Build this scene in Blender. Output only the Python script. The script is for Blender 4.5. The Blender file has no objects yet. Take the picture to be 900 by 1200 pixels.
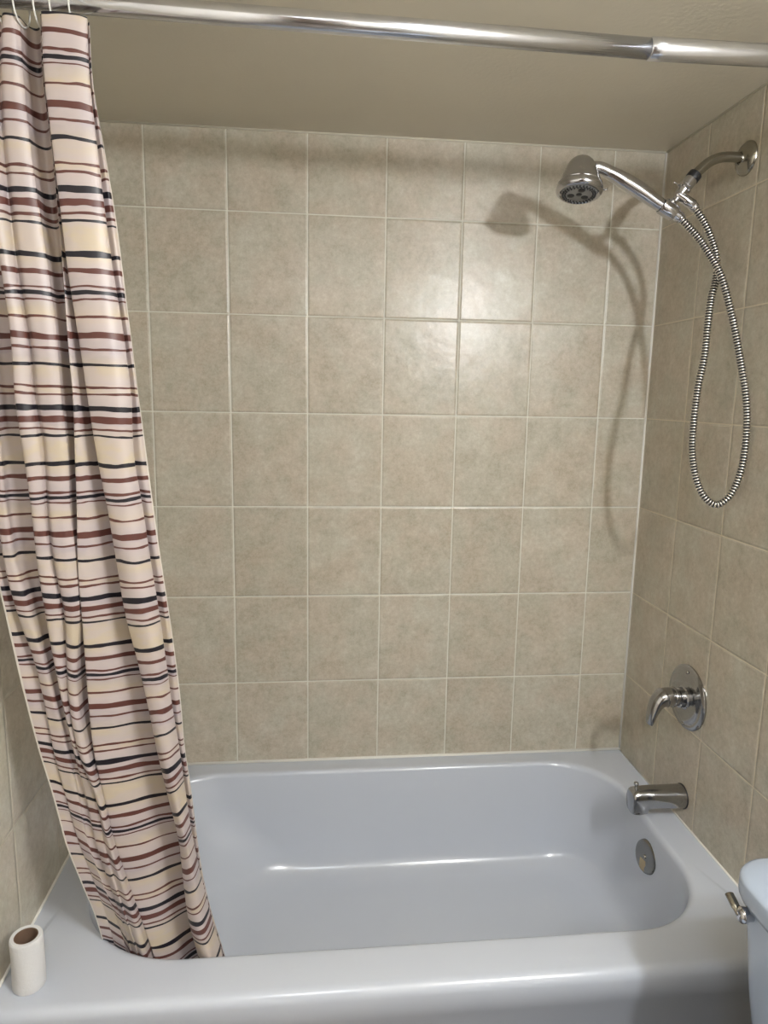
import bpy, bmesh, math, random
from mathutils import Vector, Matrix
random.seed(4)
C = bpy.context.scene.collection
SC = bpy.context.scene

# ------------------------------------------------------------------ camera
cam_data = bpy.data.cameras.new('camera')
cam_data.sensor_fit = 'VERTICAL'
cam_data.sensor_height = 24.0
cam_data.lens = 808.186 / 1200.0 * 24.0
cam_data.clip_start = 0.01
cam = bpy.data.objects.new('camera', cam_data)
C.objects.link(cam)
right = Vector((0.994823, -0.100115, 0.017454))
down = Vector((0.000636, -0.165608, -0.986192))
fwd = Vector((0.101623, 0.981097, -0.164687))
M3 = Matrix((right, -down, -fwd)).transposed()
cam.matrix_world = Matrix.Translation((-0.94729, -1.90878, 1.48783)) @ M3.to_4x4()
SC.camera = cam

# ------------------------------------------------------------------ light and exposure
world = bpy.data.worlds.new('world')
world.use_nodes = True
world.node_tree.nodes['Background'].inputs[0].default_value = (0.9, 0.93, 1.0, 1)
world.node_tree.nodes['Background'].inputs[1].default_value = 0.05
SC.world = world
SC.view_settings.view_transform = 'Standard'
SC.view_settings.look = 'None'
SC.view_settings.exposure = 1.22
SC.view_settings.gamma = 1.0
SC.view_settings.use_curve_mapping = False
SC.cycles.max_bounces = 10
SC.cycles.diffuse_bounces = 6

def bulb(name, loc, watts, radius=0.036, col=(0.94, 0.965, 1.0)):
    l = bpy.data.lights.new(name, 'POINT')
    l.energy = watts
    l.shadow_soft_size = radius
    l.color = col
    o = bpy.data.objects.new(name, l)
    o.location = loc
    C.objects.link(o)
    return o
bulb('vanity_bulb', (-0.15, -1.85, 1.90), 12.2)
bulb('vanity_bulb', (-0.15, -2.06, 1.90), 12.2)
# added fill light below the ceiling, softening the shadows in the room
ar = bpy.data.lights.new('ceiling_fill', 'AREA')
ar.shape = 'DISK'; ar.size = 0.32; ar.energy = 4.5; ar.color = (0.90, 0.95, 1.0)
aro = bpy.data.objects.new('ceiling_fill', ar)
aro.location = (-0.95, -2.2, 2.13)
C.objects.link(aro)

# ------------------------------------------------------------------ materials
def mat(name, col=(.8, .8, .8), rough=.5, metal=0.0, coat=0.0, spec=.5):
    m = bpy.data.materials.new(name)
    m.use_nodes = True
    b = m.node_tree.nodes['Principled BSDF']
    b.inputs['Base Color'].default_value = (*col, 1)
    b.inputs['Roughness'].default_value = rough
    b.inputs['Metallic'].default_value = metal
    b.inputs['Coat Weight'].default_value = coat
    b.inputs['Specular IOR Level'].default_value = spec
    return m

class NT:
    def __init__(s, m):
        s.t = m.node_tree
        s.b = s.t.nodes['Principled BSDF']
    def new(s, kind, **kw):
        n = s.t.nodes.new(kind)
        for k, v in kw.items():
            setattr(n, k, v)
        return n
    def link(s, a, b):
        s.t.links.new(a, b)
    def math(s, op, a, b=None, c=None):
        n = s.t.nodes.new('ShaderNodeMath')
        n.operation = op
        for i, v in enumerate((a, b, c)):
            if v is None:
                continue
            if isinstance(v, (int, float)):
                n.inputs[i].default_value = v
            else:
                s.t.links.new(v, n.inputs[i])
        return n.outputs[0]
    def noise(s, vec, scale, detail=4, rough=.55):
        n = s.t.nodes.new('ShaderNodeTexNoise')
        n.inputs['Scale'].default_value = scale
        n.inputs['Detail'].default_value = detail
        n.inputs['Roughness'].default_value = rough
        if vec is not None:
            s.t.links.new(vec, n.inputs['Vector'])
        return n.outputs['Fac']
    def mix(s, fac, a, b):
        n = s.t.nodes.new('ShaderNodeMix')
        n.data_type = 'RGBA'
        for sock, v in ((n.inputs[0], fac), (n.inputs[6], a), (n.inputs[7], b)):
            if isinstance(v, (int, float)):
                sock.default_value = v
            elif isinstance(v, tuple):
                sock.default_value = (*v, 1)
            else:
                s.t.links.new(v, sock)
        return n.outputs[2]
    def ramp(s, fac, stops, mode='LINEAR'):
        n = s.t.nodes.new('ShaderNodeValToRGB')
        cr = n.color_ramp
        cr.interpolation = mode
        while len(cr.elements) < len(stops):
            cr.elements.new(0.5)
        for e, (p, c) in zip(cr.elements, stops):
            e.position = p
            e.color = c if len(c) == 4 else (*c, 1)
        s.t.links.new(fac, n.inputs[0])
        return n

TW, TH = 0.2051, 0.257
def tile_material(name, axis, u0, z0=0.668, seed=0.0, grout_col=(.60, .54, .42)):
    m = mat(name, rough=.3)
    t = NT(m)
    geo = t.new('ShaderNodeNewGeometry')
    sep = t.new('ShaderNodeSeparateXYZ')
    t.link(geo.outputs['Position'], sep.inputs[0])
    U = t.math('DIVIDE', t.math('SUBTRACT', sep.outputs[axis], u0), TW)
    V = t.math('DIVIDE', t.math('SUBTRACT', sep.outputs[2], z0), TH)
    # hand-set tiles: the joints wander by a fraction of a millimetre
    fu, fv = t.math('FRACT', U), t.math('FRACT', V)
    cu, cv = t.math('FLOOR', U), t.math('FLOOR', V)
    du = t.math('MULTIPLY', t.math('MINIMUM', fu, t.math('SUBTRACT', 1.0, fu)), TW)
    dv = t.math('MULTIPLY', t.math('MINIMUM', fv, t.math('SUBTRACT', 1.0, fv)), TH)
    d = t.math('MINIMUM', du, dv)
    comb = t.new('ShaderNodeCombineXYZ')
    t.link(cu, comb.inputs[0]); t.link(cv, comb.inputs[1]); comb.inputs[2].default_value = seed
    wn = t.new('ShaderNodeTexWhiteNoise', noise_dimensions='3D')
    t.link(comb.outputs[0], wn.inputs['Vector'])
    wsep = t.new('ShaderNodeSeparateColor')
    t.link(wn.outputs['Color'], wsep.inputs[0])
    # every tile shows another cut of the print
    off = t.new('ShaderNodeVectorMath', operation='MULTIPLY_ADD')
    t.link(wn.outputs['Color'], off.inputs[0]); off.inputs[1].default_value = (5, 5, 5)
    t.link(geo.outputs['Position'], off.inputs[2])
    n1 = t.noise(off.outputs[0], 16, 5, .6)
    n2 = t.noise(off.outputs[0], 75, 5, .7)
    n3 = t.noise(off.outputs[0], 240, 2, .6)
    mixn = t.math('ADD', t.math('MULTIPLY', n1, .38), t.math('ADD', t.math('MULTIPLY', n2, .44), t.math('MULTIPLY', n3, .18)))
    mixn = t.math('ADD', mixn, t.math('MULTIPLY', t.math('SUBTRACT', wsep.outputs[0], .5), .05))
    rp = t.ramp(mixn, [(.34, (.365, .325, .252)), (.455, (.455, .415, .332)), (.545, (.515, .475, .392)), (.64, (.585, .555, .475))])
    hue = t.mix(t.ramp(t.noise(off.outputs[0], 9, 3, .6), [(.4, (0, 0, 0)), (.6, (1, 1, 1))]).outputs[0], (1.0, .965, .955), (.965, .985, .985))
    mul = t.new('ShaderNodeMix'); mul.data_type = 'RGBA'; mul.blend_type = 'MULTIPLY'; mul.inputs[0].default_value = 1.0
    t.link(rp.outputs[0], mul.inputs[6]); t.link(hue, mul.inputs[7])
    gm = t.new('ShaderNodeMapRange', interpolation_type='SMOOTHSTEP')
    t.link(d, gm.inputs[0])
    gm.inputs[1].default_value = .0009; gm.inputs[2].default_value = .0018
    gcol = t.mix(t.noise(geo.outputs['Position'], 30, 3), tuple(c * .85 for c in grout_col), grout_col)
    colr = t.mix(gm.outputs[0], gcol, mul.outputs[2])
    t.link(colr, t.b.inputs['Base Color'])
    t.link(t.math('ADD', t.math('MULTIPLY', gm.outputs[0], -.42), .72), t.b.inputs['Roughness'])
    # relief: pillowed edge, slight tilt of each tile, soft ripples of the glaze
    ed = t.new('ShaderNodeMapRange', interpolation_type='SMOOTHSTEP')
    t.link(d, ed.inputs[0]); ed.inputs[1].default_value = .0008; ed.inputs[2].default_value = .006
    h = t.math('MULTIPLY', ed.outputs[0], .0011)
    tu = t.math('MULTIPLY', t.math('SUBTRACT', fu, .5), t.math('MULTIPLY', t.math('SUBTRACT', wsep.outputs[1], .5), .006))
    tv = t.math('MULTIPLY', t.math('SUBTRACT', fv, .5), t.math('MULTIPLY', t.math('SUBTRACT', wsep.outputs[2], .5), .007))
    h = t.math('ADD', h, t.math('ADD', tu, tv))
    h = t.math('ADD', h, t.math('MULTIPLY', t.noise(off.outputs[0], 22, 2, .5), .0012))
    bp = t.new('ShaderNodeBump')
    bp.inputs['Strength'].default_value = 1.0
    bp.inputs['Distance'].default_value = 1.0
    t.link(h, bp.inputs['Height'])
    t.link(bp.outputs[0], t.b.inputs['Normal'])
    return m

M_back = tile_material('tile_back', 0, -0.143, seed=1.0, grout_col=(.74, .74, .66))
M_right = tile_material('tile_right', 1, -0.212, seed=2.0, grout_col=(.74, .67, .53))
M_left = tile_material('tile_left', 1, -0.650, seed=3.0, grout_col=(.60, .56, .46))

def paint_material(name, col, rough=.35):
    m = mat(name, col, rough)
    t = NT(m)
    n = t.noise(None, 9, 3)
    geo = t.new('ShaderNodeNewGeometry')
    n = t.noise(geo.outputs['Position'], 3.5, 3)
    t.link(t.mix(n, tuple(c * .94 for c in col), tuple(min(1, c * 1.05) for c in col)), t.b.inputs['Base Color'])
    bp = t.new('ShaderNodeBump')
    bp.inputs['Strength'].default_value = .35
    bp.inputs['Distance'].default_value = .002
    t.link(t.noise(geo.outputs['Position'], 110, 3), bp.inputs['Height'])
    t.link(bp.outputs[0], t.b.inputs['Normal'])
    return m
M_ceil = paint_material('ceiling_paint', (.58, .535, .43), .38)
M_paint = paint_material('wall_paint', (.66, .62, .55), .5)
M_floor = paint_material('dark_floor', (.14, .11, .085), .35)
M_caulk = mat('white_caulk', (.74, .73, .68), .45)
M_grout = mat('edge_grout', (.56, .53, .44), .7)

def enamel(name, col, rough=.13):
    m = mat(name, col, rough, coat=.3)
    m.node_tree.nodes['Principled BSDF'].inputs['Coat Roughness'].default_value = .14
    t = NT(m)
    geo = t.new('ShaderNodeNewGeometry')
    n = t.noise(geo.outputs['Position'], 6, 4)
    t.link(t.mix(n, tuple(c * .985 for c in col), col), t.b.inputs['Base Color'])
    t.link(t.math('ADD', t.math('MULTIPLY', t.noise(geo.outputs['Position'], 3, 1), .04), rough), t.b.inputs['Roughness'])
    return m
M_tub = enamel('tub_enamel', (.535, .572, .645), .205)
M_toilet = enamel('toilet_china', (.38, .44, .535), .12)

def metal(name, col, rough, smudge=.12):
    m = mat(name, col, rough, 1.0)
    t = NT(m)
    tc = t.new('ShaderNodeTexCoord')
    n = t.noise(tc.outputs['Object'], 35, 4)
    t.link(t.math('ADD', t.math('MULTIPLY', n, smudge), rough), t.b.inputs['Roughness'])
    t.link(t.mix(n, tuple(c * .85 for c in col), col), t.b.inputs['Base Color'])
    return m
M_chrome = metal('chrome', (.60, .60, .63), .05, .08)
M_rod = metal('brushed_rod', (.74, .76, .82), .14)
M_nickel = metal('dull_nickel', (.38, .36, .31), .18, .06)
M_steel = metal('worn_chrome', (.42, .42, .43), .09, .10)
M_black = mat('black_rubber', (.012, .012, .014), .45)
M_greyface = mat('grey_spray_face', (.22, .22, .21), .35)
M_ring = mat('ring_plastic', (.65, .65, .62), .3)

# ------------------------------------------------------------------ mesh helpers
def link_mesh(name, bm, m, parent=None, smooth=True, mats=None):
    me = bpy.data.meshes.new(name)
    bmesh.ops.recalc_face_normals(bm, faces=bm.faces[:])
    bm.to_mesh(me); bm.free()
    for mm in (mats or [m]):
        me.materials.append(mm)
    if smooth:
        for p in me.polygons:
            p.use_smooth = True
    o = bpy.data.objects.new(name, me)
    C.objects.link(o)
    if parent is not None:
        o.parent = parent
        o.matrix_parent_inverse = Matrix.Translation(-Vector(parent.location))
    return o

def sharpen(o, deg=35):
    me = o.data
    bm = bmesh.new(); bm.from_mesh(me)
    for e in bm.edges:
        if len(e.link_faces) == 2 and e.calc_face_angle(0) > math.radians(deg):
            e.smooth = False
    bm.to_mesh(me); bm.free()
    return o

def empty(name, loc, label, cat, group=None):
    o = bpy.data.objects.new(name, None)
    o.location = loc
    o.empty_display_size = .05
    C.objects.link(o)
    return tag(o, label, cat, group)

def tag(o, label, cat, group=None):
    o['label'] = label
    o['category'] = cat
    if group:
        o['group'] = group
    return o

def struct(name, bm, m, mats=None, smooth=False):
    o = link_mesh(name, bm, m, smooth=smooth, mats=mats)
    o['kind'] = 'structure'
    return o

def box(bm, lo, hi, mi=0, bevel=0.0, seg=2):
    r = bmesh.ops.create_cube(bm, size=1)
    vs = r['verts']
    for v in vs:
        v.co = Vector([(lo[i] + hi[i]) / 2 + v.co[i] * (hi[i] - lo[i]) for i in range(3)])
    fs = set(f for v in vs for f in v.link_faces)
    for f in fs:
        f.material_index = mi
    if bevel:
        es = list(set(e for v in vs for e in v.link_edges))
        bmesh.ops.bevel(bm, geom=es, offset=bevel, segments=seg, affect='EDGES', profile=.5)
    return bm

def frame_for(t, ref=None):
    t = t.normalized()
    ref = ref or (Vector((0, 0, 1)) if abs(t.z) < .9 else Vector((0, 1, 0)))
    a = ref.cross(t).normalized()
    return a, t.cross(a).normalized()

def catmull(pts, per):
    P = [Vector(p) for p in pts]
    P = [P[0] * 2 - P[1]] + P + [P[-1] * 2 - P[-2]]
    out = []
    for i in range(1, len(P) - 2):
        for k in range(per):
            s = k / per
            a, b, c, d = P[i - 1], P[i], P[i + 1], P[i + 2]
            out.append(.5 * ((2 * b) + (c - a) * s + (2 * a - 5 * b + 4 * c - d) * s * s + (3 * b - a - 3 * c + d) * s ** 3))
    out.append(P[-2])
    return out

def sweep(bm, pts, radii, seg=20, cap=True, flat=None):
    """tube along pts; radii a number or a list; flat = (sx, sy) squashes the section."""
    pts = [Vector(p) for p in pts]
    n = len(pts)
    if isinstance(radii, (int, float)):
        radii = [radii] * n
    a = None
    rings = []
    for i, p in enumerate(pts):
        t = (pts[min(i + 1, n - 1)] - pts[max(i - 1, 0)]).normalized()
        if a is None:
            a, b = frame_for(t)
        else:
            a = (a - t * a.dot(t)).normalized()
            b = t.cross(a).normalized()
        f = flat(i / (n - 1)) if callable(flat) else (flat or (1, 1))
        rings.append([bm.verts.new(p + (a * math.cos(2 * math.pi * k / seg) * f[0] + b * math.sin(2 * math.pi * k / seg) * f[1]) * radii[i]) for k in range(seg)])
    for r0, r1 in zip(rings, rings[1:]):
        for k in range(seg):
            bm.faces.new((r0[k], r0[(k + 1) % seg], r1[(k + 1) % seg], r1[k]))
    if cap:
        bm.faces.new(rings[0][::-1]); bm.faces.new(rings[-1])
    return bm

def lathe(bm, prof, origin, axis, seg=40, squash=(1, 1), ref=None):
    """prof: list of (distance along axis, radius)."""
    axis = Vector(axis).normalized()
    a, b = frame_for(axis, ref)
    o = Vector(origin)
    rings = []
    for h, r in prof:
        if r < 1e-6:
            rings.append([bm.verts.new(o + axis * h)])
        else:
            rings.append([bm.verts.new(o + axis * h + (a * math.cos(2 * math.pi * k / seg) * squash[0] + b * math.sin(2 * math.pi * k / seg) * squash[1]) * r) for k in range(seg)])
    for r0, r1 in zip(rings, rings[1:]):
        for k in range(seg):
            k2 = (k + 1) % seg
            if len(r0) == 1 and len(r1) == 1:
                continue
            if len(r0) == 1:
                bm.faces.new((r0[0], r1[k2], r1[k]))
            elif len(r1) == 1:
                bm.faces.new((r0[k], r0[k2], r1[0]))
            else:
                bm.faces.new((r0[k], r0[k2], r1[k2], r1[k]))
    return bm

def rr_ring(x0, x1, y0, y1, radii, z, cs=14, ss=14):
    """rounded rectangle ring, ccw from above; radii for corners (x1,y1), (x0,y1), (x0,y0), (x1,y0)."""
    cor = [(x1, y1, 1, 1, 0), (x0, y1, -1, 1, 90), (x0, y0, -1, -1, 180), (x1, y0, 1, -1, 270)]
    pts = []
    arcs = []
    for (cx, cy, sx, sy, a0), r in zip(cor, radii):
        ox, oy = cx - sx * r, cy - sy * r
        arcs.append([(ox + r * math.cos(math.radians(a0 + 90 * k / cs)), oy + r * math.sin(math.radians(a0 + 90 * k / cs))) for k in range(cs + 1)])
    for i in range(4):
        pts += arcs[i]
        a, b = arcs[i][-1], arcs[(i + 1) % 4][0]
        for k in range(1, ss):
            s = k / ss
            pts.append((a[0] + (b[0] - a[0]) * s, a[1] + (b[1] - a[1]) * s))
    return [Vector((x, y, z)) for x, y in pts]

def loft(bm, rings, close_first=False, close_last=False, mi=0):
    vr = [[bm.verts.new(p) for p in r] for r in rings]
    n = len(vr[0])
    for r0, r1 in zip(vr, vr[1:]):
        for k in range(n):
            f = bm.faces.new((r0[k], r0[(k + 1) % n], r1[(k + 1) % n], r1[k]))
            f.material_index = mi
    if close_first:
        bm.faces.new(vr[0][::-1])
    if close_last:
        bm.faces.new(vr[-1])
    return vr

# ------------------------------------------------------------------ the room
XL, YF, ZC = -1.515, -2.95, 2.152
bm = bmesh.new(); box(bm, (XL - .15, YF - .15, -.1), (.15, .15, 0)); struct('floor', bm, M_floor)
bm = bmesh.new(); box(bm, (XL - .15, YF - .15, ZC), (.15, .15, ZC + .1)); struct('ceiling', bm, M_ceil)
bm = bmesh.new(); box(bm, (XL - .15, 0, 0), (.15, .12, ZC)); struct('wall_back', bm, M_back)
bm = bmesh.new()
box(bm, (0, -1.0, 0), (.12, 0, ZC), 0)
box(bm, (.008, YF, 0), (.12, -1.0, ZC), 1)
struct('wall_right', bm, None, mats=[M_right, M_paint])
bm = bmesh.new()
box(bm, (XL - .12, -1.0, 0), (XL, 0, ZC), 0)
box(bm, (XL - .12, YF, 0), (XL - .008, -1.0, ZC), 1)
struct('wall_left', bm, None, mats=[M_left, M_paint])
bm = bmesh.new(); box(bm, (XL - .12, YF - .12, 0), (.12, YF, ZC)); struct('wall_front', bm, M_paint)

# unseen dark door, added behind the camera so the chrome reflects something dark
bm = bmesh.new()
box(bm, (-1.40, YF + .001, .005), (-.60, YF + .04, 2.03), bevel=.004)
for lo, hi in (((-1.30, .2), (-1.05, .9)), ((-.95, .2), (-.70, .9)), ((-1.30, 1.05), (-1.05, 1.9)), ((-.95, 1.05), (-.70, 1.9))):
    box(bm, (lo[0], YF + .035, lo[1]), (hi[0], YF + .05, hi[1]), bevel=.008)
struct('added_door_1', bm, paint_material('added_dark_door', (.10, .065, .04), .4))

def bead(name, pts, r, m):
    bm = bmesh.new()
    sweep(bm, pts, r, 8)
    return struct(name, bm, m, smooth=True)
bead('trim_1', [(0, 0, .42), (0, 0, ZC)], .0046, M_caulk)
bead('trim_2', [(XL, 0, .42), (XL, 0, ZC)], .0042, M_caulk)
bead('trim_3', [(XL, -.001, .4225), (0, -.001, .4225)], .0045, M_caulk)
bead('trim_4', [(-.0003, 0, .4205), (-.0003, -.82, .4205)], .0028, M_caulk)
bead('trim_5', [(XL + .001, 0, .4215), (XL + .001, -.82, .4215)], .0032, M_caulk)
bead('trim_6', [(XL, -.0005, ZC - .001), (0, -.0005, ZC - .001)], .0032, M_grout)
bead('trim_7', [(-.0005, 0, ZC - .001), (-.0005, -1.0, ZC - .001)], .003, M_grout)

# ------------------------------------------------------------------ the bathtub
tub = empty('bathtub', (-.757, -.41, 0), 'white enamel alcove bathtub below the tiled walls', 'bathtub')
bm = bmesh.new()
X0, X1, Y0, Y1 = -1.5145, -.0008, -.814, -.0008
e = .001
R = []
def outer(ins, z, r=.003, fr=0):
    return rr_ring(X0, X1, Y0 + ins + fr, Y1, (e, e, e, e) if ins == 0 else (e, e, e, e), z)
R.append(outer(0, 0.0, fr=.012))
R.append(outer(0, .09, fr=.012))
R.append(outer(0, .34, fr=.010))
R.append(outer(0, .352, fr=.002))
R.append(outer(0, .397))
for k in range(1, 7):
    a = math.pi / 2 * k / 6
    R.append(outer(.020 * (1 - math.cos(a)), .397 + .021 * math.sin(a)))
R.append(outer(.05, .4195))
cr = [.17, .24, .24, .19]
IX0, IX1, IY0, IY1 = -1.448, -.078, -.722, -.053
def inner(l, r, f, b, z, grow=0.0):
    return rr_ring(IX0 + l, IX1 - r, IY0 + f, IY1 - b, [c + grow for c in cr], z)
R.append(inner(-.012, -.012, -.012, -.008, .4198, .006))
for k in range(0, 6):
    a = math.pi / 2 * k / 5
    i = .014 * math.sin(a)
    R.append(inner(i, i, i, i * .8, .420 - .016 * (1 - math.cos(a)), -.0))
R.append(inner(.028, .014, .020, .016, .385))
R.append(inner(.045, .014, .026, .021, .34))
R.append(inner(.12, .021, .036, .030, .25))
R.append(inner(.215, .032, .047, .040, .185, -.01))
for (l, r, f, b, z) in ((.235, .042, .054, .046, .165), (.255, .052, .064, .055, .147), (.277, .068, .080, .070, .134), (.30, .090, .100, .092, .126), (.33, .12, .13, .12, .122), (.40, .19, .19, .19, .119)):
    R.append(inner(l, r, f, b, z, -.03 if f < .15 else -.075))
vr = loft(bm, R)
last = vr[-1]
c = bm.verts.new((-.72, -.39, .117))
for k in range(len(last)):
    bm.faces.new((last[k], last[(k + 1) % len(last)], c))
body = link_mesh('tub_body', bm, M_tub, tub)
sharpen(body, 50)
M_tubtrim = M_steel

# overflow plate: disc on the drain end with centre screw and mineral stain
ax = Vector((-1, -.16, .14)).normalized()
OC = Vector((-.090, -.384, .334))
M_over = metal('overflow_metal', (.29, .285, .27), .17, .06)
t = NT(M_over)
tc = t.new('ShaderNodeTexCoord')
sp = t.new('ShaderNodeSeparateXYZ'); t.link(tc.outputs['Object'], sp.inputs[0])
geo = t.new('ShaderNodeNewGeometry'); sg = t.new('ShaderNodeSeparateXYZ'); t.link(geo.outputs['Position'], sg.inputs[0])
stain = t.math('MULTIPLY', t.math('LESS_THAN', t.math('ABSOLUTE', t.math('SUBTRACT', sg.outputs[1], t.math('ADD', -.390, t.math('MULTIPLY', t.noise(geo.outputs['Position'], 90), .012)))), .0105), t.math('LESS_THAN', sg.outputs[2], .327))
old = t.b.inputs['Base Color'].links[0].from_socket
t.link(t.mix(stain, old, (.42, .33, .20)), t.b.inputs['Base Color'])
t.link(t.math('SUBTRACT', 1.0, t.math('MULTIPLY', stain, .7)), t.b.inputs['Metallic'])
bm = bmesh.new()
lathe(bm, [(-.018, .030), (-.012, .039), (.004, .0425), (.009, .041), (.012, .0365), (.0130, .030), (.0122, .012), (.012, 0)], OC, ax, 44)
ov = link_mesh('overflow_plate', bm, M_over, tub)
ov['label'] = 'round dull metal overflow plate with a rusty stain'
bm = bmesh.new()
lathe(bm, [(0, .0052), (.0022, .005), (.003, .003), (.0022, .0016), (.0022, 0)], OC + ax * .0118, ax, 16)
link_mesh('screw', bm, M_nickel, ov)
bm = bmesh.new()
lathe(bm, [(0, .035), (.003, .034), (.004, .028), (.001, .024), (.001, .008), (.004, .006), (.004, 0)], (-.245, -.50, .1205), (0, 0, 1), 32)
link_mesh('drain', bm, M_steel, tub)

# ------------------------------------------------------------------ curtain rod
rod = empty('curtain_rod', (-.75, -.80, 2.02), 'chrome tension rod spanning the alcove above the tub', 'curtain rod')
RL, RM, RR_ = Vector((XL + .002, -.772, 2.0405)), Vector((-.449, -.822, 2.008)), Vector((-.002, -.843, 2.004))
RS = RL.lerp(RM, .0)
bm = bmesh.new(); sweep(bm, [RL, RL.lerp(RM, .5), RM + (RM - RL).normalized() * .05], .0142, 28)
link_mesh('inner_tube', bm, M_rod, rod)
dr = (RR_ - RM).normalized()
bm = bmesh.new(); sweep(bm, [RM, RM + dr * .002, RM + dr * .022, RM + dr * .025, RR_], [.0145, .0158, .0160, .0154, .0154], 28)
link_mesh('outer_tube', bm, M_rod, rod)
for p, d in ((RL, Vector((1, 0, 0))), (RR_, Vector((-1, 0, 0)))):
    bm = bmesh.new(); lathe(bm, [(0, .023), (.014, .022), (.018, .0175), (.020, .0155)], p, d, 28)
    link_mesh('end_cap', bm, M_rod, rod)

# ------------------------------------------------------------------ shower curtain
ROWS = [
(2.010,[(-1.269,-0.774),(-1.267,-0.796),(-1.325,-0.802),(-1.33,-0.794),(-1.363,-0.784),(-1.387,-0.79),(-1.399,-0.798),(-1.421,-0.786),(-1.436,-0.786),(-1.461,-0.78)]),
(1.930,[(-1.269,-0.769),(-1.269,-0.791),(-1.328,-0.797),(-1.333,-0.789),(-1.364,-0.779),(-1.398,-0.785),(-1.412,-0.793),(-1.433,-0.781),(-1.449,-0.781),(-1.474,-0.775)]),
(1.839,[(-1.259,-0.763),(-1.264,-0.785),(-1.324,-0.791),(-1.329,-0.783),(-1.362,-0.773),(-1.401,-0.779),(-1.417,-0.787),(-1.439,-0.775),(-1.456,-0.775),(-1.482,-0.769)]),
(1.748,[(-1.249,-0.757),(-1.259,-0.779),(-1.319,-0.785),(-1.328,-0.777),(-1.357,-0.767),(-1.399,-0.773),(-1.418,-0.781),(-1.443,-0.769),(-1.461,-0.769),(-1.489,-0.763)]),
(1.658,[(-1.242,-0.75),(-1.253,-0.772),(-1.315,-0.778),(-1.327,-0.77),(-1.352,-0.76),(-1.395,-0.766),(-1.416,-0.774),(-1.446,-0.762),(-1.466,-0.762),(-1.495,-0.756)]),
(1.568,[(-1.236,-0.744),(-1.244,-0.766),(-1.308,-0.772),(-1.327,-0.764),(-1.347,-0.754),(-1.389,-0.76),(-1.412,-0.768),(-1.446,-0.756),(-1.466,-0.756),(-1.497,-0.75)]),
(1.477,[(-1.231,-0.738),(-1.238,-0.76),(-1.301,-0.766),(-1.327,-0.758),(-1.347,-0.748),(-1.389,-0.754),(-1.413,-0.762),(-1.445,-0.75),(-1.466,-0.75),(-1.496,-0.744)]),
(1.386,[(-1.224,-0.731),(-1.239,-0.753),(-1.292,-0.759),(-1.332,-0.751),(-1.345,-0.743),(-1.382,-0.748),(-1.409,-0.755),(-1.445,-0.745),(-1.462,-0.745),(-1.493,-0.739)]),
(1.296,[(-1.216,-0.724),(-1.231,-0.747),(-1.281,-0.753),(-1.335,-0.743),(-1.349,-0.739),(-1.383,-0.743),(-1.407,-0.749),(-1.447,-0.739),(-1.463,-0.739),(-1.487,-0.734)]),
(1.205,[(-1.208,-0.717),(-1.224,-0.74),(-1.274,-0.746),(-1.339,-0.736),(-1.345,-0.734),(-1.382,-0.737),(-1.406,-0.742),(-1.441,-0.733),(-1.459,-0.733),(-1.481,-0.729)]),
(1.115,[(-1.201,-0.709),(-1.214,-0.733),(-1.266,-0.74),(-1.34,-0.729),(-1.345,-0.729),(-1.374,-0.731),(-1.399,-0.735),(-1.423,-0.728),(-1.446,-0.728),(-1.471,-0.724)]),
(1.024,[(-1.194,-0.702),(-1.206,-0.726),(-1.249,-0.733),(-1.342,-0.721),(-1.356,-0.724),(-1.376,-0.725),(-1.392,-0.728),(-1.408,-0.722),(-1.428,-0.722),(-1.459,-0.719)]),
(0.934,[(-1.187,-0.695),(-1.2,-0.72),(-1.235,-0.727),(-1.342,-0.714),(-1.36,-0.72),(-1.375,-0.72),(-1.385,-0.722),(-1.397,-0.717),(-1.418,-0.717),(-1.447,-0.714)]),
(0.843,[(-1.183,-0.688),(-1.192,-0.713),(-1.225,-0.72),(-1.338,-0.706),(-1.35,-0.715),(-1.365,-0.714),(-1.375,-0.715),(-1.387,-0.711),(-1.409,-0.711),(-1.435,-0.709)]),
(0.753,[(-1.176,-0.681),(-1.184,-0.706),(-1.212,-0.714),(-1.327,-0.699),(-1.332,-0.71),(-1.344,-0.708),(-1.359,-0.708),(-1.375,-0.706),(-1.395,-0.706),(-1.419,-0.705)]),
(0.662,[(-1.171,-0.674),(-1.174,-0.699),(-1.197,-0.707),(-1.317,-0.692),(-1.321,-0.705),(-1.335,-0.702),(-1.349,-0.701),(-1.365,-0.7),(-1.382,-0.7),(-1.404,-0.7)]),
(0.572,[(-1.163,-0.667),(-1.162,-0.693),(-1.191,-0.701),(-1.3,-0.685),(-1.303,-0.701),(-1.318,-0.697),(-1.334,-0.695),(-1.349,-0.695),(-1.366,-0.695),(-1.386,-0.695)]),
(0.481,[(-1.148,-0.66),(-1.148,-0.686),(-1.185,-0.694),(-1.278,-0.678),(-1.283,-0.694),(-1.3,-0.69),(-1.316,-0.688),(-1.332,-0.688),(-1.35,-0.688),(-1.37,-0.688)]),
(0.395,[(-1.13,-0.654),(-1.13,-0.68),(-1.171,-0.689),(-1.258,-0.672),(-1.268,-0.689),(-1.285,-0.684),(-1.302,-0.682),(-1.319,-0.682),(-1.338,-0.682),(-1.361,-0.682)]),
(0.325,[(-1.117,-0.65),(-1.117,-0.676),(-1.161,-0.684),(-1.249,-0.668),(-1.259,-0.684),(-1.277,-0.68),(-1.295,-0.678),(-1.313,-0.678),(-1.334,-0.678),(-1.359,-0.678)]),
]
COLN = 10
def smooth1(P, passes, keep_ends=True):
    for _ in range(passes):
        Q = [p.copy() for p in P]
        for i in range(1, len(P) - 1):
            Q[i] = P[i] * .5 + (P[i - 1] + P[i + 1]) * .25
        P = Q
    return P
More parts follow.
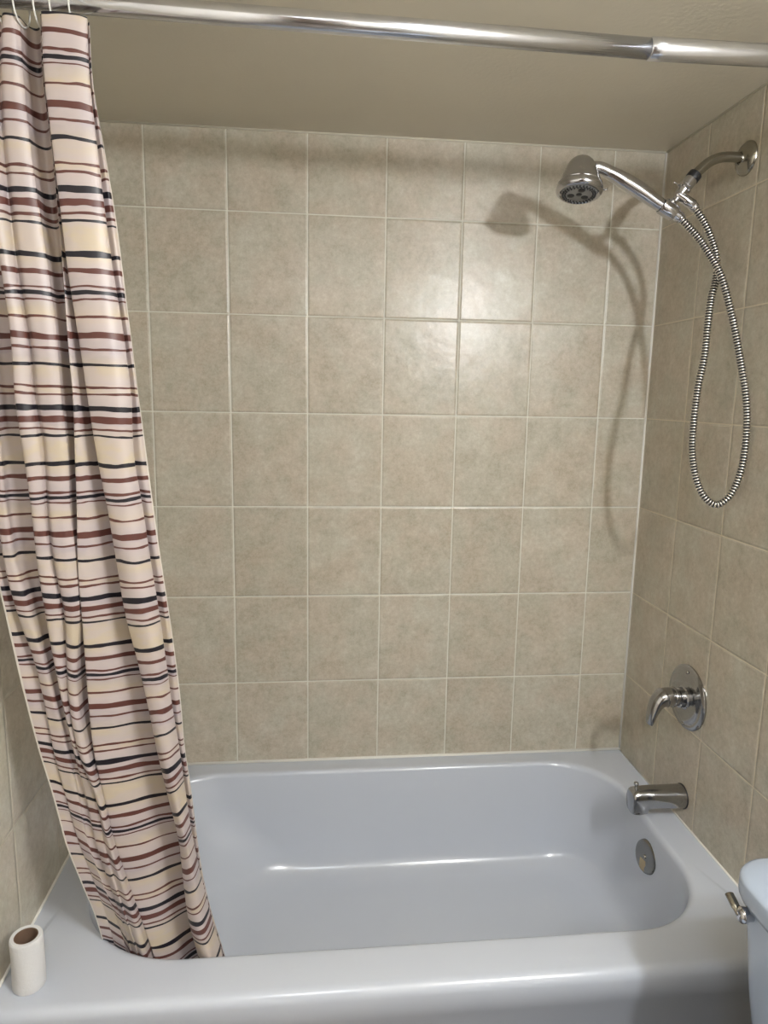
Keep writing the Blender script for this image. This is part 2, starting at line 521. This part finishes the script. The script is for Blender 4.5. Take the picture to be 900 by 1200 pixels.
def curtain_row(z, cols):
    a, b, c, d, e_, f, g, h, i, j = [Vector((x, y, z)) for x, y in cols]
    s = min(max((2.02 - z) / 1.8, 0), 1)
    V = lambda dx, dy: Vector((dx, dy, 0))
    bk = min(max((.66 - z) / .22, 0), 1)      # the hem tucks behind the rounded corner of the rim
    j, i, h, g = [p + V(dx * bk, dy * bk) for p, dx, dy in ((j, -.002, .030), (i, .001, .024), (h, .001, .016), (g, 0, .008))]
    q = 1 - .92 * min(max((1.08 - z) / .35, 0), 1)      # the narrow pleats open out towards the hem
    g2 = min(max((1.08 - z) / .35, 0), 1)
    f, g, h, i = [p + V(0, dy * g2) for p, dy in ((f, .004), (g, .006), (h, .006), (i, .008))]
    pts = [a, a.lerp(b, .5) + V(0, .004), b + V(-.006, .022), b + V(-.001, .008), b, b.lerp(c, .25) + V(0, -.004 - .020 * s), b.lerp(c, .6) + V(0, -.004 - .016 * s), c, c + V(.001, .008),
           c + V(.006, .034 + .040 * s), d.lerp(c, .70) + V(0, .022 + .032 * s), d.lerp(c, .35) + V(0, .008 + .008 * s), d,
           d + V(-.001, .012), e_.lerp(d, .45) + V(0, .036), e_ + V(.003, .026), e_ + V(.001, .006), e_, e_.lerp(f, .3) + V(0, -.005), e_.lerp(f, .75) + V(0, -.002), f + V(0, .009 * q), f + V(-.003, -.001 * q),
           f.lerp(g, .6) + V(0, -.005 * q), g, g + V(.001 * q - .003 * g2, .014 * q), g.lerp(h, .5 * g2) + V(.002 * q, .034 * q), h + V(.003 * q, .026 * q), h, h.lerp(i, .6) + V(0, -.004 * q), i, i + V(.001 * q - .002 * g2, .014 * q), i.lerp(j, .35) + V(0, .012 * q), i.lerp(j, .7) + V(0, .003 * q), j]
    for p in pts:
        p.x = max(p.x, XL + .008)
    return pts
ctl = [curtain_row(z, cols) for z, cols in ROWS]
NV = 150
U_SUB = 6
# along the height
cols_v = []
nC = len(ctl[0])
per = 8
strands = [catmull([r[k] for r in ctl], per) for k in range(nC)]
nR = len(strands[0])
grid = []
for r in range(nR):
    row = catmull([strands[k][r] for k in range(nC)], U_SUB)
    row = smooth1(row, 1)
    grid.append(row)
# arc length across (fixed per column, taken in the middle) and cloth coordinate down
mid = grid[nR // 2]
ulen = [0.0]
for k in range(1, len(mid)):
    ulen.append(ulen[-1] + (mid[k] - mid[k - 1]).length)
UE, ULAST = ulen[int(len(ulen) * 18 / 34)], ulen[-1]
bm = bmesh.new()
uvl = bm.loops.layers.uv.new('cloth')
vv = []
for r, row in enumerate(grid):
    vr_ = []
    for k, p in enumerate(row):
        zt = 2.02 - p.z
        q = p.copy()
        w = .0025 * math.sin(ulen[k] * 60 + zt * 7) * math.sin(zt * 9 + ulen[k] * 11) * min(1, zt * 2)
        q.y += w
        q.x = max(q.x + w * .6, XL + .006)
        vr_.append((bm.verts.new(q), ulen[k], zt))
    vv.append(vr_)
def vshift(u, zt):
    """the cloth sags: the pattern drops where folds pull open near the hem."""
    s = max(0, (zt - .7)) / 1.0
    left = max(0.0, min(1.0, (u - UE) / max(1e-6, ULAST - UE)))
    return .072 * min(1, s * 1.6) * left ** 1.2 + 0.014 * s * math.sin(u * 17 + 1.0 + zt) + .008 * s * math.sin(u * 37 + zt * 5)
for r in range(len(vv) - 1):
    for k in range(len(vv[0]) - 1):
        q = [vv[r][k], vv[r][k + 1], vv[r + 1][k + 1], vv[r + 1][k]]
        f = bm.faces.new([x[0] for x in q])
        for lp, x in zip(f.loops, q):
            lp[uvl].uv = (x[1], x[2] + vshift(x[1], x[2]))

M_cloth = mat('striped_polyester', rough=.42)
t = NT(M_cloth)
t.b.inputs['Sheen Weight'].default_value = .05
uvn = t.new('ShaderNodeUVMap'); uvn.uv_map = 'cloth'
sp = t.new('ShaderNodeSeparateXYZ'); t.link(uvn.outputs[0], sp.inputs[0])
u, v = sp.outputs[0], sp.outputs[1]
def uv_vec(su, sv, off=0.0):
    cb = t.new('ShaderNodeCombineXYZ')
    t.link(t.math('MULTIPLY', u, su), cb.inputs[0])
    t.link(t.math('MULTIPLY', v, sv), cb.inputs[1])
    cb.inputs[2].default_value = off
    return cb.outputs[0]
warp = t.math('MULTIPLY', t.math('SUBTRACT', t.noise(uv_vec(9, 4), 1.0, 2), .5), .012)
warp2 = t.math('MULTIPLY', t.math('SUBTRACT', t.noise(uv_vec(16, 55, 3.0), 1.0, 2), .5), .010)
vw = t.math('ADD', v, t.math('ADD', warp, warp2))
PER = 810.0
KK, MM = (.010, .008, .014), (.115, .040, .032)
lines = [(0, 10, MM), (27, 10, MM), (84, 20, KK), (130, 27, MM), (170, 11, MM), (195, 12, KK), (310, 20, KK), (370, 20, MM), (430, 9, MM), (452, 15, KK), (474, 7, MM), (540, 12, MM), (612, 26, MM), (660, 9, MM)]
stops = [(0.0, (0, 0, 0, 0))]
for ctr, w, colr in lines:
    a = (ctr + 20 - w / 2) / PER; b = (ctr + 20 + w / 2) / PER
    stops.append((a, (*colr, 1))); stops.append((b, (*colr, 0)))
stops.append((735 / PER, (*KK, 1))); stops.append((749 / PER, (*KK, 0)))
fr = t.math('FRACT', t.math('ADD', t.math('DIVIDE', t.math('SUBTRACT', vw, .205 - .0079), .320), 4.0))
rl = t.ramp(fr, stops, 'CONSTANT')
P1, P2, P3 = (.54, .465, .455), (.57, .48, .36), (.44, .385, .41)
rb = t.ramp(fr, [(0, P1), (.04, P2), (.075, P1), (.2, P3), (.30, P2), (.36, P2), (.42, P2), (.47, P1), (.6, P3), (.68, P2), (.73, P1), (.86, P3), (.94, P2), (1.0, P1)])
blot = t.ramp(t.noise(uv_vec(22, 38, 7.0), 1.0, 2), [(.42, (0, 0, 0)), (.55, (1, 1, 1))])
base = t.mix(t.math('MULTIPLY', blot.outputs[0], .65), rb.outputs[0], P1)
# fine weave and printed streaks
streak = t.noise(uv_vec(6, 420, 9.0), 1.0, 3)
base = t.mix(t.math('MULTIPLY', streak, .22), base, (.50, .44, .40))
full = t.mix(rl.outputs['Alpha'], base, rl.outputs['Color'])
# white stitched hem along both vertical edges
UM = ulen[-1]
hem = t.math('GREATER_THAN', t.math('LESS_THAN', t.math('MINIMUM', u, t.math('SUBTRACT', UM, u)), .0024), .5)
full = t.mix(hem, full, (.62, .58, .52))
t.link(full, t.b.inputs['Base Color'])
tr = t.new('ShaderNodeBsdfTranslucent')
t.link(full, tr.inputs[0])
mx = t.new('ShaderNodeMixShader'); mx.inputs[0].default_value = .12
out = [n for n in t.t.nodes if n.type == 'OUTPUT_MATERIAL'][0]
t.link(t.b.outputs[0], mx.inputs[1]); t.link(tr.outputs[0], mx.inputs[2]); t.link(mx.outputs[0], out.inputs[0])
cur = link_mesh('shower_curtain', bm, M_cloth)
cur['category'] = 'curtain'
cur['label'] = 'striped maroon, black and cream shower curtain gathered at the left, hanging into the tub'

# rings: one thing each, strung on the rod above the curtain's pleats
prev = None
for k in range(9):
    s = k / 8
    x = -1.285 - .20 * s
    pr = RL.lerp(RM, (x - RL.x) / (RM.x - RL.x))
    if prev is None:
        bm = bmesh.new()
        pts = [Vector((0, .0 + .021 * math.sin(2 * math.pi * i / 28), -.010 + .027 * math.cos(2 * math.pi * i / 28))) for i in range(29)]
        sweep(bm, pts, .0013, 8, cap=False)
        me_o = link_mesh('curtain_ring', bm, M_ring)
        prev = me_o; o = me_o
    else:
        o = prev.copy(); C.objects.link(o)
    o.location = (x, pr.y, pr.z)
    o.rotation_euler = (0, 0, random.uniform(-.25, .25))
    tag(o, 'thin pale ring on the rod, holding up the striped curtain', 'curtain ring', 'rings along the top of the curtain')

# ------------------------------------------------------------------ shower arm with its swivel holder
arm = empty('shower_pipe', (0, -.374, 2.018), 'bent nickel shower arm on the right wall with a chrome swivel holder', 'shower arm')
bm = bmesh.new(); lathe(bm, [(0, .036), (.004, .0355), (.010, .030), (.013, .020), (.014, .0125), (.018, .0118)], (0, -.374, 2.018), (-1, 0, 0), 44)
link_mesh('wall_flange', bm, M_nickel, arm)
path = catmull([(-.004, -.375, 2.018), (-.035, -.375, 2.019), (-.060, -.375, 2.017), (-.082, -.375, 2.009), (-.100, -.375, 1.996), (-.118, -.375, 1.979)], 8)
bm = bmesh.new(); sweep(bm, path, .0108, 24); link_mesh('pipe', bm, M_nickel, arm)
ad = Vector((-.60, 0, -.80)).normalized()
P0 = Vector((-.116, -.375, 1.981))
bm = bmesh.new(); lathe(bm, [(0, .011), (.001, .0145), (.014, .0150), (.016, .0145), (.016, .01)], P0, ad, 28)
w_ = link_mesh('washer', bm, M_black, arm); w_['label'] = 'black rubber collar'; sharpen(w_)
bm = bmesh.new(); lathe(bm, [(.015, .0125), (.0155, .0140), (.034, .0140), (.036, .0125), (.037, .0155), (.041, .0158), (.043, .013), (.046, .0125), (.060, .0095), (.066, .0080), (.076, .0075), (.080, .006)], P0, ad, 32)
sw = link_mesh('swivel_joint', bm, M_chrome, arm); sharpen(sw)
bm = bmesh.new(); sweep(bm, [P0 + ad * .040 + Vector((-.012, 0, .004)), P0 + ad * .040 + Vector((-.020, -.004, .009)), P0 + ad * .041 + Vector((-.028, -.006, .0105))], [.0022, .002, .0018], 10, flat=(1, .5))
link_mesh('swivel_tab', bm, M_chrome, arm)
# outlet that feeds the hose, branching off the joint
bm = bmesh.new()
o0, o1 = Vector((-.158, -.376, 1.938)), Vector((-.116, -.378, 1.9145))
dd = (o1 - o0).normalized()
lathe(bm, [(0, .0), (.001, .008), (.005, .0098), (.022, .0100), (.024, .0108), (.044, .0108), (.048, .0095), (.048, .005)], o0, dd, 28)
hn = link_mesh('hose_outlet', bm, M_chrome, arm); sharpen(hn)
# cradle: a C-shaped sleeve gripping the hand shower's base
g0, g1 = Vector((-.190, -.377, 1.9125)), Vector((-.150, -.377, 1.8915))
gd = (g1 - g0).normalized()
bm = bmesh.new()
a_, b_ = frame_for(gd)
segs = 30
rs = []
for h, r in ((0, .0150), (0, .0172), (.004, .0182), (.034, .0168), (.036, .0160), (.036, .0138), (0, .0150)):
    rs.append([bm.verts.new(g0 + gd * h + (a_ * math.cos(math.radians(130 + 290 * k / segs)) + b_ * math.sin(math.radians(130 + 290 * k / segs))) * r) for k in range(segs + 1)])
for r0, r1 in zip(rs, rs[1:]):
    for k in range(segs):
        bm.faces.new((r0[k], r0[k + 1], r1[k + 1], r1[k]))
cr_ = link_mesh('cradle', bm, M_chrome, arm); sharpen(cr_)
bm = bmesh.new(); sweep(bm, [P0 + ad * .074, g0.lerp(g1, .40) + Vector((.003, 0, .014))], [.0075, .0085], 16)
link_mesh('cradle_neck', bm, M_chrome, arm)

# ------------------------------------------------------------------ hand shower
hs = empty('hand_shower', (-.17, -.377, 1.90), 'chrome hand shower with a bell head, resting in the holder on the right', 'shower head')
hp = catmull([(-.1455, -.377, 1.8885), (-.170, -.377, 1.902), (-.200, -.376, 1.9175), (-.235, -.375, 1.938), (-.272, -.374, 1.957), (-.305, -.373, 1.9725), (-.332, -.372, 1.983), (-.356, -.371, 1.984)], 8)
nh = len(hp)
rad = []
for i in range(nh):
    s = i / (nh - 1)
    pr = [(0, .0118), (.10, .0122), (.24, .0140), (.32, .0150), (.45, .0168), (.60, .0160), (.74, .0132), (.88, .0128), (1, .0110)]
    for (s0, r0), (s1, r1) in zip(pr, pr[1:]):
        if s0 <= s <= s1:
            rad.append(r0 + (r1 - r0) * (s - s0) / (s1 - s0)); break
bm = bmesh.new(); sweep(bm, hp, rad, 28); link_mesh('handle', bm, M_chrome, hs)
na = Vector((-.10, -.20, -.97)).normalized()     # the way the spray face points
HC = Vector((-.3755, -.372, 1.941))              # brim centre
bm = bmesh.new()
prof = [(-.0665, 0), (-.0658, .011), (-.0625, .0195), (-.056, .0260), (-.046, .0315), (-.033, .0360), (-.021, .0405), (-.011, .0445), (-.006, .0475), (-.0045, .0468), (-.003, .0485), (.004, .0500), (.009, .0495), (.013, .0465), (.0145, .0420), (.0125, .0385), (.0120, .0370)]
lathe(bm, prof, HC, na, 56)
hd = link_mesh('head_shell', bm, M_chrome, hs); sharpen(hd, 45)
fa, fb = frame_for(na)
bm = bmesh.new(); lathe(bm, [(.010, .0375), (.0135, .0372), (.0150, .034), (.0150, .0), ], HC, na, 48)
fc = link_mesh('spray_face', bm, M_greyface, hs); sharpen(fc)
fc['label'] = 'grey spray plate ringed with black nozzles'
bm = bmesh.new()
FC = HC + na * .0150
for ring_r, cnt, nr, ph in ((.0345, 30, .0019, 0), (.0295, 26, .0016, .1)):
    for k in range(cnt):
        an = 2 * math.pi * k / cnt + ph
        lathe(bm, [(-.002, nr * 1.2), (.0015, nr), (.0030, nr * .8), (.0030, 0)], FC + (fa * math.cos(an) + fb * math.sin(an)) * ring_r, na, 8)
for k in range(3):
    an = 2 * math.pi * k / 3 + .6
    lathe(bm, [(-.001, .0078), (.0008, .0075), (.0014, .0060), (.0014, 0)], FC + (fa * math.cos(an) + fb * math.sin(an)) * .0175, na, 18)
lathe(bm, [(-.001, .0062), (.0008, .006), (.0014, 0)], FC, na, 18)
nz = link_mesh('spray_nozzles', bm, M_black, hs, smooth=True)
nz['kind'] = 'stuff'
nz['label'] = 'black rubber nozzles in rings'
bm = bmesh.new()
k0 = HC + Vector((.046, -.010, -.004))
sweep(bm, [k0, k0 + Vector((.008, -.003, -.002)), k0 + Vector((.012, -.004, .003))], [.0035, .003, .002], 12, flat=(1, .6))
link_mesh('mode_lever', bm, M_chrome, hs)

# ------------------------------------------------------------------ metal hose
HP = [(-0.1465, -0.3775, 1.8888), (-0.109, -0.39, 1.848), (-0.085, -0.41, 1.804), (-0.069, -0.43, 1.76), (-0.057, -0.445, 1.71), (-0.044, -0.46, 1.646), (-0.034, -0.478, 1.574), (-0.027, -0.495, 1.51), (-0.023, -0.505, 1.438), (-0.024, -0.505, 1.356), (-0.036, -0.497, 1.295), (-0.059, -0.485, 1.266), (-0.084, -0.475, 1.280), (-0.102, -0.465, 1.319), (-0.112, -0.455, 1.379), (-0.112, -0.45, 1.444), (-0.104, -0.44, 1.519), (-0.09, -0.43, 1.584), (-0.083, -0.42, 1.649), (-0.072, -0.405, 1.714), (-0.058, -0.394, 1.761), (-0.058, -0.386, 1.808), (-0.068, -0.380, 1.844), (-0.088, -0.378, 1.88), (-0.117, -0.378, 1.9135)]
dense = catmull(HP, 24)
L = [0.0]
for a, b in zip(dense, dense[1:]):
    L.append(L[-1] + (b - a).length)
step = .0016
pts, rr_ = [], []
i = 0
nn = int(L[-1] / step)
for k in range(nn + 1):
    s = min(k * step, L[-1] - 1e-6)
    while L[i + 1] < s:
        i += 1
    f = (s - L[i]) / (L[i + 1] - L[i])
    pts.append(dense[i].lerp(dense[i + 1], f))
    ph = (k % 4)
    rr_.append((.0060, .0078, .0089, .0078)[ph])
bm = bmesh.new(); sweep(bm, pts, rr_, 14)
M_hose = mat('ribbed_metal_hose', (.70, .69, .66), .16, 1.0)
hose = empty('shower_hose', (-.06, -.44, 1.27), 'ribbed metal shower hose looping down beside the right wall', 'hose')
ho = link_mesh('ribbed_tube', bm, None, hose, mats=[M_hose, mat('hose_grooves', (.02, .02, .02), .6)])
for idx, p in enumerate(ho.data.polygons):
    ring = idx // 14
    if ring % 4 in (3, 0):
        p.material_index = 1
d0 = (pts[12] - pts[0]).normalized()
bm = bmesh.new(); lathe(bm, [(-.006, .0095), (-.005, .0108), (.005, .0108), (.008, .0092)], pts[0], d0, 20)
link_mesh('end_nut', bm, M_chrome, hose)
d1 = (pts[-12] - pts[-1]).normalized()
bm = bmesh.new(); lathe(bm, [(-.003, .0095), (-.002, .0105), (.005, .0105), (.007, .0092)], pts[-1], d1, 20)
link_mesh('end_nut', bm, M_chrome, hose)

# ------------------------------------------------------------------ shower valve
VC = Vector((0, -.345, .749))
vl = empty('shower_valve', VC, 'round chrome valve plate with a drooping lever handle on the right wall', 'faucet')
bm = bmesh.new(); lathe(bm, [(0, .083), (.004, .083), (.009, .078), (.010, .074), (.0095, .071), (.012, .064), (.014, .050), (.015, .030), (.018, .027), (.018, .0)], VC, (-1, 0, 0), 64)
pl = link_mesh('valve_plate', bm, M_steel, vl); sharpen(pl, 40)
for zz in (-.068, .068):
    bm = bmesh.new(); lathe(bm, [(0, .0042), (.002, .004), (.003, 0)], VC + Vector((-.0105, -.004, zz)), (-1, 0, 0), 12)
    link_mesh('screw', bm, M_nickel, pl)
bm = bmesh.new(); lathe(bm, [(0, .026), (.014, .025), (.016, .0215), (.034, .0205), (.036, .0)], VC + Vector((-.014, 0, 0)), (-1, 0, 0), 36)
hb = link_mesh('valve_hub', bm, M_steel, vl); sharpen(hb)
bm = bmesh.new()
lp = catmull([(-.040, -.345, .750), (-.056, -.346, .752), (-.072, -.347, .748), (-.085, -.348, .735), (-.094, -.349, .714), (-.099, -.350, .694), (-.101, -.350, .682)], 8)
nl = len(lp)
lr = [(.0235 if i / nl < .25 else .0280 - (.0280 - .0135) * ((i / nl - .2) / .8) ** .8) for i in range(nl)]
lr[0] = .022; lr[1] = .0265; lr[-1] = .0105
def lever_flat(s):
    k = max(0, (s - .25) / .75)
    return (1.0, 1 - .62 * k)
a_t = None
sweep(bm, lp, lr, 28, flat=lever_flat)
link_mesh('lever_handle', bm, M_steel, vl)

# ------------------------------------------------------------------ tub spout
ts = empty('tub_spout', (0, -.36, .484), 'stubby chrome tub spout with a diverter pin on the right wall', 'faucet')
bm = bmesh.new()
sec = []
def spout_ring(x, yc, z0, z1, hw, n=28, pw=.75):
    pts = []
    for k in range(n):
        a = 2 * math.pi * k / n
        ca, sa = math.cos(a), math.sin(a)
        pts.append(Vector((x, yc + hw * math.copysign(abs(ca) ** pw, ca), (z0 + z1) / 2 + (z1 - z0) / 2 * math.copysign(abs(sa) ** pw, sa))))
    return pts
secs = [(.0, .455, .515, .030, 1), (-.012, .4545, .5155, .0305, 1), (-.045, .4575, .5150, .029, .95), (-.080, .459, .5145, .0275, .85), (-.097, .4575, .5140, .0265, .8), (-.100, .4445, .5140, .0260, .75), (-.118, .442, .5132, .0255, .72), (-.132, .444, .5115, .0250, .72), (-.138, .4475, .508, .0235, .72), (-.1405, .452, .503, .020, .75)]
rings = [spout_ring(x, -.36, z0, z1, hw, pw=pw) for x, z0, z1, hw, pw in secs]
loft(bm, rings, close_first=True, close_last=True)
so = link_mesh('spout_body', bm, M_steel, ts); sharpen(so, 42)
bm = bmesh.new(); lathe(bm, [(0, .0035), (.008, .003), (.0095, .0052), (.013, .0060), (.0165, .0055), (.018, .003), (.018, 0)], (-.127, -.36, .5115), (0, 0, 1), 18)
link_mesh('diverter_pin', bm, M_steel, ts)
bm = bmesh.new(); lathe(bm, [(0, .0315), (.002, .0318), (.003, .030), ], (0, -.36, .485), (-1, 0, 0), 32)
link_mesh('base_gasket', bm, M_black, ts)

# ------------------------------------------------------------------ toilet beside the tub
tl = empty('toilet', (-.30, -1.18, 0), 'white toilet beside the tub, only its tank corner in view', 'toilet')
def tank_ring(x0, x1, y0, y1, z, r):
    return rr_ring(x0, x1, y0, y1, (.02, r, r, .02), z, 8, 6)
bm = bmesh.new()
loft(bm, [tank_ring(-.235, -.03, -1.36, -1.01, .395, .04), tank_ring(-.240, -.026, -1.365, -1.003, .41, .045), tank_ring(-.256, -.02, -1.385, -.982, .56, .045), tank_ring(-.268, -.016, -1.40, -.968, .715, .045)], True, True)
tk = link_mesh('tank', bm, M_toilet, tl); sharpen(tk, 45)
bm = bmesh.new()
loft(bm, [tank_ring(-.268, -.008, -1.415, -.957, .712, .055), tank_ring(-.277, -.006, -1.419, -.953, .714, .066), tank_ring(-.281, -.005, -1.421, -.951, .724, .066), tank_ring(-.281, -.005, -1.421, -.951, .747, .066), tank_ring(-.2785, -.006, -1.420, -.9525, .7505, .066), tank_ring(-.272, -.010, -1.415, -.957, .7525, .062), tank_ring(-.26, -.03, -1.39, -.985, .754, .04)], True, True)
ld = link_mesh('tank_lid', bm, M_toilet, tl); sharpen(ld, 60)
def oval(cx, cy, rx, ry, z, n=40):
    return [Vector((cx + rx * math.cos(2 * math.pi * k / n), cy + ry * math.sin(2 * math.pi * k / n), z)) for k in range(n)]
bm = bmesh.new()
loft(bm, [oval(-.40, -1.185, .26, .115, 0), oval(-.40, -1.185, .26, .115, .02), oval(-.40, -1.185, .21, .095, .10), oval(-.40, -1.185, .20, .10, .2), oval(-.44, -1.185, .25, .155, .31), oval(-.46, -1.185, .27, .185, .375), oval(-.46, -1.185, .272, .187, .392), oval(-.46, -1.185, .24, .155, .392), oval(-.46, -1.185, .20, .12, .30), oval(-.46, -1.185, .08, .06, .2)], True, True)
box(bm, (-.30, -1.33, .30), (-.03, -1.04, .398), bevel=.02, seg=3)
bl = link_mesh('bowl', bm, M_toilet, tl); sharpen(bl, 55)
bm = bmesh.new()
loft(bm, [oval(-.46, -1.185, .272, .187, .393), oval(-.46, -1.185, .276, .191, .402), oval(-.46, -1.185, .272, .187, .413), oval(-.46, -1.185, .268, .183, .415), oval(-.46, -1.185, .275, .190, .420), oval(-.46, -1.185, .270, .185, .432), oval(-.46, -1.185, .22, .14, .436)], True, True)
st = link_mesh('seat_lid', bm, M_toilet, tl); sharpen(st, 60)
bm = bmesh.new()
lathe(bm, [(0, .011), (.010, .0105), (.018, .0125), (.023, .012), (.026, .008), (.027, 0)], (-.262, -1.012, .700), (-1, -.05, 0), 24)
fl = link_mesh('flush_lever', bm, M_chrome, tl)
fl['label'] = 'chrome flush lever on the tank front'
bm = bmesh.new()
sweep(bm, catmull([(-.284, -1.012, .700), (-.285, -1.003, .704), (-.285, -.992, .709), (-.285, -.982, .713)], 5), [.0062] * 6 + [.0072] * 10, 14, flat=(1, .7))
link_mesh('lever_arm', bm, M_nickel, fl)

# ------------------------------------------------------------------ nearly used up roll on the tub's edge
rp = empty('toilet_paper_roll', (-1.462, -.752, .4195), 'nearly used white toilet paper roll standing on the tub rim at the left', 'toilet paper')
M_paper = mat('tissue', (.68, .68, .69), .9)
t = NT(M_paper)
tc = t.new('ShaderNodeTexCoord')
bp = t.new('ShaderNodeBump'); bp.inputs['Strength'].default_value = .6; bp.inputs['Distance'].default_value = .002
t.link(t.noise(tc.outputs['Object'], 90, 4), bp.inputs['Height']); t.link(bp.outputs[0], t.b.inputs['Normal'])
bm = bmesh.new()
n = 48
def roll_ring(r, z, j=.0):
    return [Vector((-1.462 + (r + j * math.sin(a * 3 + z * 40)) * math.cos(a), -.752 + (r + j * math.sin(a * 3 + z * 40)) * math.sin(a), z)) for a in (2 * math.pi * k / n for k in range(n))]
zb = .4198
loft(bm, [roll_ring(.0202, zb), roll_ring(.0265, zb), roll_ring(.0278, zb + .002, .0003)] + [roll_ring(.0279, zb + .002 + .094 * k / 8, .0006) for k in range(1, 9)] + [roll_ring(.0275, zb + .098, .0005), roll_ring(.0262, zb + .1), roll_ring(.0202, zb + .0996), roll_ring(.0202, zb)])
pp = link_mesh('paper', bm, M_paper, rp); sharpen(pp, 50)
bm = bmesh.new()
loft(bm, [roll_ring(.0200, zb), roll_ring(.0200, zb + .0992), roll_ring(.0188, zb + .0992), roll_ring(.0188, zb), roll_ring(.0200, zb)])
ct = link_mesh('cardboard_tube', bm, mat('brown_cardboard', (.17, .105, .07), .85), rp); sharpen(ct)
ct['label'] = 'brown cardboard tube'
